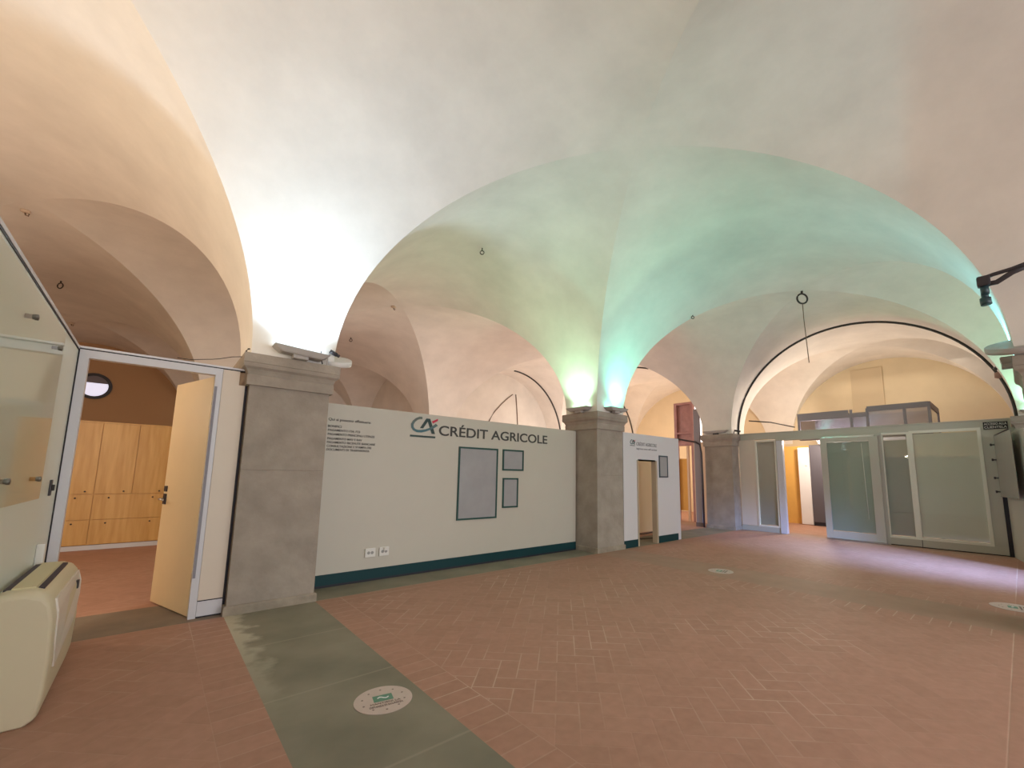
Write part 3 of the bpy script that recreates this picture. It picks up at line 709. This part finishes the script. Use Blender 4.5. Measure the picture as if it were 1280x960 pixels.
# sign
o = thing('door_sign', (XF - 0.02, -5.32, 2.6), 'small black sign with two white text lines at the top right of the glazed front', 'sign')
MB().box(XF - 0.022, XF - 0.012, -5.50, -5.145, 2.60, 2.755, 0.004).build('plate', joint_black, o)
def sign_text(body, z):
    q = text_obj(body, 'lettering', white_plastic, o, -5.16, -5.485, z, 0.045, XF - 0.022, 'x', bold=0.01)
sign_text('ACCESSO ALLA', 2.69); sign_text('CLIENTELA', 2.62)

# right partition along the last bay, black corner joint, acrylic sheet
def along(s, off, z):   # from the corner towards the viewer
    ux, uy = -0.985, -0.172
    return Vector((XF - 0.02 + ux * s + uy * off, -5.36 + uy * s - ux * off, z))
b = MB(); b.prism([along(0.0, -0.06, 0), along(1.9, -0.06, 0), along(1.9, 0, 0), along(0.0, 0, 0)], (0, 0, 2.44)); struct(b.build('wall_right', alu_cream), 'cream partition along the right edge')
struct(MB().box(XF - 0.03, XF - 0.004, -5.40, -5.295, 0, 1.5).build('trim_4', joint_black), 'black corner joint at the right end of the glazed front')
o = thing('acrylic_sheet', along(0.9, 0.05, 1.2), 'grey acrylic sheet on dark pegs at the right edge, before the glazed front', 'notice board')
b = MB(); b.prism([along(0.12, 0.10, 1.20), along(1.6, 0.10, 1.20), along(1.6, 0.106, 1.20), along(0.12, 0.106, 1.20)], (0, 0, 1.24)); b.build('sheet', mat('smoked_acrylic', (0.26, 0.24, 0.21, 1), 0.2), o)
for z in (1.30, 1.58, 1.95, 2.26):
    MB().tube([along(0.16, 0.003, z), along(0.16, 0.15, z)], 0.014).tube([along(0.16, 0.15, z), along(0.16, 0.175, z)], 0.026).build('peg', dark_plastic, o)
MB().tube([along(0.2, 0.1, 2.45), along(1.4, 0.1, 2.47)], 0.012).build('top_rod', dark_plastic, o)

# ------------------------------------------------------------------ beyond the glazed front
wall('wall_corridor', 15.9, 16.0, -0.95, 0.3, 0, 2.62, orange_wall)
dd = thing('inner_door', (15.6, -0.8, 0), 'white inner door leaf behind the open sliding door', 'door', kind='thing')
MB().box(15.60, 15.64, -0.97, -0.63, 0.02, 2.55, 0.004).build('leaf', mat('bright_white_paint', (0.80, 0.78, 0.80, 1), 0.35), dd)
MB().lathe([(0.03, 0), (0.03, 0.02), (0.02, 0.03)], (15.6, -0.86, 1.95), 14, Matrix.Rotation(-PI / 2, 3, 'Y')).build('light_spot', lamp_white, dd)  # raised pale disc in place of a spot of light on the leaf
cb = thing('charcoal_cupboard', (15.7, -1.9, 0), 'tall charcoal cupboard behind the open sliding door', 'cupboard')
MB().box(15.55, 16.1, -2.6, -0.99, 0.12, 2.62, 0.004).build('body', dark_wall, cb)
MB().box(15.56, 16.1, -2.6, -0.99, 0.0, 0.12).build('kick_board', joint_black, cb)
o = thing('glass_vestibule', (14.4, -2.8, 0), 'grey glass box of the entrance vestibule rising behind the glazed front', 'vestibule', kind='thing')
X0, X1, YA, YB = 13.6, 15.3, -1.33, -4.22
b = MB()
for x, y in ((X0, YA), (X0, YB), (X1, YB), (X1, YA), (X0, -2.62), (X0, -2.98), (X0, -3.75)): b.box(x - 0.03, x + 0.03, y - 0.03, y + 0.03, 2.68 if y > -2 else 0, 3.42)
b.box(X0 - 0.03, X0 + 0.03, YB, YA, 2.62, 2.68).box(X1 - 0.03, X1 + 0.03, YB, YA, 2.62, 2.68)
b.build('post', grey_lilac, o)
b = MB(); b.box(X0 - 0.04, X0 + 0.04, -2.56, YA, 3.20, 3.42).box(X0 - 0.04, X0 + 0.04, YB, -2.98, 3.33, 3.47).box(X0 - 0.04, X0 + 0.04, -2.98, -2.56, 3.20, 3.30)
b.box(X0, X1, YB - 0.03, YB + 0.03, 3.33, 3.47).box(X1 - 0.03, X1 + 0.03, YB, YA, 3.30, 3.45); b.build('top_rail', grey_lilac, o)
MB().box(X0 - 0.01, X0 + 0.01, YB, YA, 2.68, 3.33).build('glass_front', box_glass, o)
MB().box(X0, X1, YB - 0.01, YB + 0.01, 2.68, 3.33).build('glass_side', box_glass, o)
MB().box(X1 - 0.01, X1 + 0.01, YB, YA, 2.68, 3.33).build('glass_rear', mat('vestibule_rear_panel', (0.33, 0.31, 0.36, 1), 0.3), o)
# tall door with transom in the far side room
d2 = thing('door_2', (13.3, 2.2, 0), 'tall reddish wooden door frame with panelled transom in the far side room', 'door', kind='structure')
MB().box(13.25, 13.40, 2.48, 2.58, 0, 4.15).box(13.25, 13.40, 1.86, 1.94, 0, 4.15).box(13.25, 13.40, 1.94, 2.48, 2.60, 2.74).box(13.25, 13.40, 1.94, 2.48, 3.02, 3.08).box(13.25, 13.40, 1.94, 2.48, 4.07, 4.15).build('door_frame', pink_wood, d2)
MB().box(13.34, 13.37, 1.94, 2.48, 2.74, 4.07).build('transom_panel', pink_wood, d2)
MB().box(13.27, 13.33, 2.06, 2.14, 0.0, 2.60).build('mullion', mat('cream_jamb', (0.66, 0.50, 0.36, 1), 0.6), d2)
MB().box(13.36, 13.39, 2.16, 2.48, 0.35, 2.15).build('door_leaf', orange_wall, d2)
wall('wall_side_room', 13.25, 13.45, 2.58, 7.9, 0, 2.7, plaster_wall)
struct(MB().box(13.25, 13.45, 0.9, 1.86, 0, 2.7).build('wall_side_pier', mat('pier_plaster', (0.70, 0.55, 0.42, 1), 0.8)))
o = thing('grey_post', (12.1, 1.1, 0), 'tall grey post standing left of the far stone pillar', 'post', kind='thing')
MB().box(12.034, 12.10, 1.0, 1.19, 0.0, 3.66, 0.004).build('upright', grey_lilac, o)
MB().box(12.02, 12.11, 0.98, 1.20, 0.0, 0.12).build('shoe', mat('post_shoe', (0.14, 0.10, 0.09, 1), 0.7), o)
b = MB().tube([(12.0, 2.3, 2.78), (12.0, 1.7, 2.72), (12.0, 1.12, 2.60), (12.0, 0.98, 2.52), (11.98, 0.93, 2.25), (11.98, 0.92, 1.5), (11.98, 0.92, 0.0)], 0.028)
tag(b.build('black_cable', dark_plastic), 'thick black cable running down the left side of the far pillar', 'cable')

# ------------------------------------------------------------------ cables following the arches
def arch_pts(fixed, cell, axis, a0=0.0, a1=PI, n=48, drop=0.02):
    out = []
    for k in range(n + 1):
        a = a0 + (a1 - a0) * k / n; q = at(cell, a); s = 0.012 if a < PI / 2 else -0.012
        q += s * abs(math.cos(a)) * 2; z = ZS + HV * math.sin(a) - drop * math.sin(a)
        out.append((fixed, q, z) if axis == 'x' else (q, fixed, z))
    return out
tag(MB().tube(arch_pts(12.47, CY[1], 'x'), 0.028).build('arch_cable', iron), 'dark cable running round the arch over the glazed front', 'cable')
tag(MB().tube(arch_pts(7.12, CX[2], 'y', PI * 0.5, PI), 0.03).build('arch_cable', iron), 'dark cable on the arch seen over the right end of the lettered partition', 'cable')
tag(MB().tube(arch_pts(12.1, CY[2], 'x', PI * 0.38, PI * 0.56), 0.03).build('arch_cable', iron), 'short dark cable at the arch crown right of the second pillar', 'cable')
tag(MB().tube(arch_pts(7.12, CX[3], 'y', PI * 0.55, PI), 0.03).build('arch_cable', iron), 'dark cable on the far arch just over the short partition', 'cable')
# cables on the wall behind the partition
b = MB().tube([(8.55, 7.93, 2.3), (8.70, 7.93, 3.0), (8.88, 7.93, 3.595), (9.10, 7.93, 3.94), (9.44, 7.93, 4.295), (9.74, 7.93, 4.56), (10.0, 7.93, 4.76)], 0.018)
tag(b.build('wall_cable', rope), 'thin curved cable on the rear wall over the lettered partition', 'cable')
b = MB().tube([(10.165, 7.93, 4.78), (10.225, 7.93, 4.22), (10.285, 7.93, 3.565), (10.29, 7.93, 2.2)], 0.018)
tag(b.build('wall_cable', rope), 'thin vertical cable on the rear wall over the lettered partition', 'cable')
b = MB().tube([(14.2, 0.35, 3.42), (14.6, -0.2, 3.36), (15.1, -0.75, 3.20)], 0.02)
tag(b.build('iron_rod', iron), 'thin dark rod slanting above the left end of the glazed front', 'rod')

# ------------------------------------------------------------------ uplights on the capitals
def uplight(x, y, along_x, label, col, watts, target, lens_on=True, ln=0.60, wd=0.22, tilt=0.0, z0=2.80, ang=140):
    o = thing('uplight', (x, y, z0), label, 'uplight', 'floodlights standing on the pillar capitals')
    ux, uy = (1, 0) if along_x else (0, 1)
    Mt = Matrix.Translation((x, y, z0)) @ (Matrix.Identity(4) if along_x else Matrix.Rotation(PI / 2, 4, 'Z'))
    Mh = Mt @ Matrix.Translation((0, 0, 0.075)) @ Matrix.Rotation(tilt, 4, 'Y')
    b = MB().box(-0.09, 0.07, -0.05, 0.05, 0.0, 0.05, 0.006, Mt); b.build('stand', dark_plastic if not lens_on else lamp_grey, o)
    h = MB()
    t_ = bmesh.new(); bmesh.ops.create_cube(t_, size=1)
    for v in t_.verts:
        k = 1.0 if v.co.z > 0 else 0.72
        v.co = Vector((v.co.x * ln * k, v.co.y * wd * k, v.co.z * 0.07))
    bmesh.ops.bevel(t_, geom=t_.edges[:], offset=0.008, segments=2, affect='EDGES')
    h.add(t_, Mh); h.build('housing', lamp_grey, o)
    g = MB().box(-ln * 0.42, ln * 0.42, -wd * 0.38, wd * 0.38, 0.034, 0.038, 0, Mh)
    g.build('lens', lens_mat('lens', col + (1,), 8.0) if lens_on else white_plastic, o)
    if lens_on:
        L = spot('uplight_beam', (x, y, z0 + 0.15), target, watts, col, ang, 0.7, 0.07)
        L.parent = o; L.location = Vector((0, 0, 0.15))
    return o
uplight(0.48, -0.10, True, 'lit white floodlight with white beam on the nearest pillar', (0.56, 0.80, 1.0), 218, (0.45, -0.55, 5.0), tilt=0.06, ang=150)
uplight(5.84, 0.42, False, 'lit floodlight with warm white beam on the left side of the second pillar', (0.46, 0.94, 0.60), 150, (5.3, 0.42, 5.0))
uplight(6.42, -0.10, True, 'lit floodlight with turquoise beam on the front of the second pillar', (0.16, 1.0, 0.77), 140, (7.2, -2.0, 5.0), ang=165)
uplight(12.02, 0.47, False, 'unlit flat floodlight on the far pillar', (1, 1, 1), 0, (0, 0, 9), lens_on=False, ln=0.8)
uplight(6.56, -5.60, True, 'lit floodlight with turquoise beam on the pillar at the right edge', (0.19, 0.88, 1.0), 95, (6.55, -4.7, 5.0), ln=0.30, wd=0.12)
uplight(0.43, -6.02, True, 'lit white floodlight on the pillar beside the viewer, outside the view', (0.84, 0.95, 1.0), 130, (0.45, -5.2, 5.0), ang=150)
uplight(12.0, -5.98, False, 'lit floodlight with green beam on the right end pillar', (0.34, 1.0, 0.60), 140, (11.4, -5.8, 5.0))
def dish(x, y, z, r, m, label, to, tilt):
    o = thing('dish_uplight', (x, y, 2.80), label, 'uplight')
    ax = Vector((-to[1], to[0], 0)).normalized()
    Mr = Matrix.Rotation(tilt, 3, ax)
    MB().lathe([(r * 0.90, -0.03), (r * 0.98, -0.025), (r, 0.0), (r, 0.035), (r * 0.97, 0.042), (r * 0.9, 0.036)], (x, y, z), 48, Mr).build('dish', m, o)
    MB().tube([(x, y, 2.80), (x, y, z)], 0.045, 14).build('stand', m, o)
    return o
dish(0.93, 0.10, 2.89, 0.18, lamp_white, 'round white dish lamp on the right of the nearest capital', (-0.28, -0.96), math.radians(26))
dish(6.08, -5.72, 2.93, 0.28, lamp_grey, 'round grey dish lamp on the capital at the right edge', (-1.0, 0.02), math.radians(22))
# small spotlight clamped to the nearest capital
o = thing('small_spotlight', (0.80, -0.05, 2.80), 'small black spotlight on the right end of the nearest capital', 'spotlight')
MB().tube([(0.78, -0.05, 2.80), (0.78, -0.05, 2.93), (0.82, -0.05, 2.955)], 0.008).build('arm', lamp_white, o)
d_ = Vector((0.9, -0.1, -0.42)).normalized(); p0 = Vector((0.80, -0.05, 2.985))
MB().tube([p0, p0 + d_ * 0.09], 0.026).tube([p0 + d_ * 0.09, p0 + d_ * 0.125], 0.020).build('head', dark_plastic, o)
b = MB().tube([(0.70, -0.06, 2.955), (0.69, -0.09, 2.90), (0.70, -0.10, 2.84), (0.72, -0.075, 2.80)], 0.007)
tag(b.build('lamp_lead', dark_plastic), 'thin dark lead looping down from the lamp on the nearest capital', 'cable')
# hook and wire by the nearest capital
o = thing('wall_hook', (-0.02, 0.12, 2.80), 'dark bent hook behind the left corner of the nearest capital', 'hook')
MB().tube([(-0.03, 0.12, 2.80), (-0.035, 0.12, 2.85), (-0.02, 0.12, 2.875), (0.03, 0.12, 2.885)], 0.009).build('bent_rod', iron, o)
b = MB().tube([(-0.06, 0.14, 2.78), (-0.16, 0.15, 2.76), (-0.26, 0.15, 2.72), (-0.33, 0.15, 2.70), (-0.52, 0.15, 2.66), (-0.62, 0.15, 2.66)], 0.004)
tag(b.build('loose_wire', iron), 'thin wire trailing from the nearest capital over the doorway', 'wire')
# odds and ends on the far capital
o = thing('small_spotlight', (12.1, -0.02, 2.80), 'small dark spotlight on the right corner of the far capital', 'spotlight')
MB().tube([(12.12, -0.03, 2.80), (12.12, -0.05, 2.88)], 0.012).build('arm', iron, o)
MB().tube([(12.12, -0.05, 2.90), (12.14, -0.22, 2.86)], 0.028).build('head', dark_plastic, o)
o = thing('small_spotlight', (12.25, 0.1, 2.80), 'small round dark lamp on top of the far capital', 'spotlight')
MB().lathe([(0.03, 0), (0.03, 0.06), (0.055, 0.07), (0.06, 0.13), (0.04, 0.16)], (12.25, 0.1, 2.80), 16).build('head', dark_plastic, o)
MB().tube([(12.25, 0.16, 2.83), (12.25, 0.22, 2.92), (12.25, 0.30, 2.94), (12.25, 0.36, 2.82)], 0.006).build('lead', iron, o)

# iron bracket with hanging spotlight near the right edge
o = thing('iron_bracket', (5.5, -5.52, 3.5), 'black iron loop bracket with a hanging spotlight at the right edge', 'bracket')
MB().tube([(5.500, -5.488, 3.567), (5.500, -5.581, 3.586), (5.500, -5.710, 3.600), (5.500, -5.923, 3.646)], 0.020).tube([(5.500, -5.507, 3.503), (5.500, -5.599, 3.498), (5.500, -5.710, 3.563), (5.500, -5.923, 3.627)], 0.026).build('loop_arm', dark_plastic, o)
MB().box(5.45, 5.55, -5.56, -5.46, 3.48, 3.586, 0.02).build('clamp', dark_plastic, o)
MB().tube([(5.500, -5.511, 3.498), (5.500, -5.511, 3.396)], 0.032).tube([(5.500, -5.507, 3.396), (5.500, -5.507, 3.359)], 0.028).tube([(5.500, -5.507, 3.359), (5.500, -5.507, 3.322), (5.500, -5.511, 3.285)], 0.042).build('spot_head', mat('dark_teal_metal', (0.02, 0.05, 0.06, 1), 0.4), o)
o = thing('arm_lamp', (12.3, -5.45, 2.9), 'short dark arm with a small round knob on the arch at the right edge', 'lamp arm')
MB().tube([(12.10, -5.62, 3.92), (12.10, -5.50, 3.88), (12.10, -5.42, 3.80)], 0.035).build('arm', dark_plastic, o)
MB().lathe([(0.02, 0), (0.07, 0.02), (0.07, 0.12), (0.03, 0.14)], (12.44, -5.47, 3.66), 16).build('knob', mat('rusty_knob', (0.30, 0.17, 0.13, 1), 0.6), o)

# ------------------------------------------------------------------ rings and hooks in the vault
def ring_thing(p, r, label, tube=0.008, up=0.06):
    o = thing('ceiling_ring', p, label, 'ceiling ring', 'iron rings hanging from the vaults')
    x, y, z = p
    c = Vector((x, y, z - up - r)); dirv = Vector((0.75, -0.66, 0))
    MB().tube([(x, y, z), (x, y, z - up + tube)], tube * 1.3).build('eye_bolt', iron, o)
    MB().tube([c + dirv * (r * math.cos(2 * PI * k / 28)) + Vector((0, 0, r * math.sin(2 * PI * k / 28))) for k in range(28)], tube, closed=True).build('ring', iron, o)
    return o
big = ring_thing((9.415, -2.80, 5.525), 0.11, 'big iron ring with a hanging rope under the far vault crown', 0.018, 0.06)
MB().tube([(9.415, -2.80, 5.25), (9.43, -2.80, 4.9), (9.46, -2.81, 4.45), (9.50, -2.82, 3.95)], 0.009).build('rope', rope, big)
ring_thing((3.33, 0.46, 5.525), 0.035, 'small iron ring in the greenish vault above the lettered partition', 0.008, 0.05)
ring_thing((-2.62, 7.85, 5.525), 0.06, 'small iron ring in the brown vault above the left doorway', 0.011, 0.05)
ring_thing((7.76, -1.16, 5.02), 0.03, 'tiny iron ring at the vault edge left of the big ring', 0.008, 0.04)
ring_thing((3.35, 7.44, 5.525), 0.04, 'tiny ring in the brown vault right of the nearest pillar lamp', 0.010, 0.04)
def boss(p, label):
    o = thing('ceiling_boss', p, label, 'ceiling hook', 'small pale hook plates in the vaults'); x, y, z = p
    MB().lathe([(0.055, 0.0), (0.055, -0.03), (0.03, -0.045)][::-1], (x, y, z), 16).build('plate', mat('boss_plaster', (0.62, 0.48, 0.36, 1), 0.7) if 'boss_plaster' not in MATS else MATS['boss_plaster'], o)
    MB().tube([(x, y, z - 0.03), (x + 0.01, y, z - 0.08), (x + 0.04, y, z - 0.085), (x + 0.045, y, z - 0.05)], 0.01).build('hook', rope, o)
boss((-2.62, 4.45, 5.525), 'pale hook plate at the crown of the nearer brown vault, top of the left wall')
boss((-2.83, 11.5, 5.50), 'pale hook plate in the farthest brown vault, over the left doorway')
boss((3.28, 4.18, 5.525), 'pale hook plate at the crown of the vault behind the partition')

# ------------------------------------------------------------------ floor stickers
def sticker(x, y, r, label, rz=0.0):
    o = thing('floor_sticker', (x, y, 0), label, 'floor sticker', 'round distance stickers on the floor')
    MB().lathe([(r, 0.001), (r, 0.003)], (x, y, 0), 48).build('disc', sticker_mat, o)
    q = 0.052
    MB().box(x - q * 1.2, x + q * 1.2, y - q * 0.4, y + q * 1.2, 0.003, 0.0036).build('emblem', sticker_green, o)
    b = MB().tube([(x - 0.035 + 0.07 * k / 8, y + 0.022 + 0.012 * math.sin(k / 8 * 2 * PI), 0.004) for k in range(9)], 0.004); b.build('emblem_ribbon', lamp_white, o)
    text_obj('MANTIENI LA', 'lettering', sticker_ink, o, x - 0.09, x + 0.10, y - 0.055, 0.02, 0.003, 'z')
    text_obj('DISTANZA DI SICUREZZA', 'lettering', sticker_ink, o, x - 0.10, x + 0.11, y - 0.09, 0.02, 0.003, 'z')
    b = MB()
    for k in range(10):
        a = 2 * PI * k / 10 + 0.3; b.lathe([(0.007, 0.003), (0.007, 0.0036)], (x + 0.135 * math.cos(a), y + 0.135 * math.sin(a), 0), 10)
    b.build('dot_border', sticker_ink, o)
    o.rotation_euler = (0, 0, rz)
    return o
sticker(0.615, -2.64, 0.185, 'round pinkish sticker on the stone strip in the foreground', math.radians(-12))
sticker(6.34, -2.23, 0.19, 'round pale sticker far off in the middle of the brick floor', 0.2)
sticker(7.25, -5.40, 0.22, 'round reddish sticker cut by the right edge of the view', 0.1)
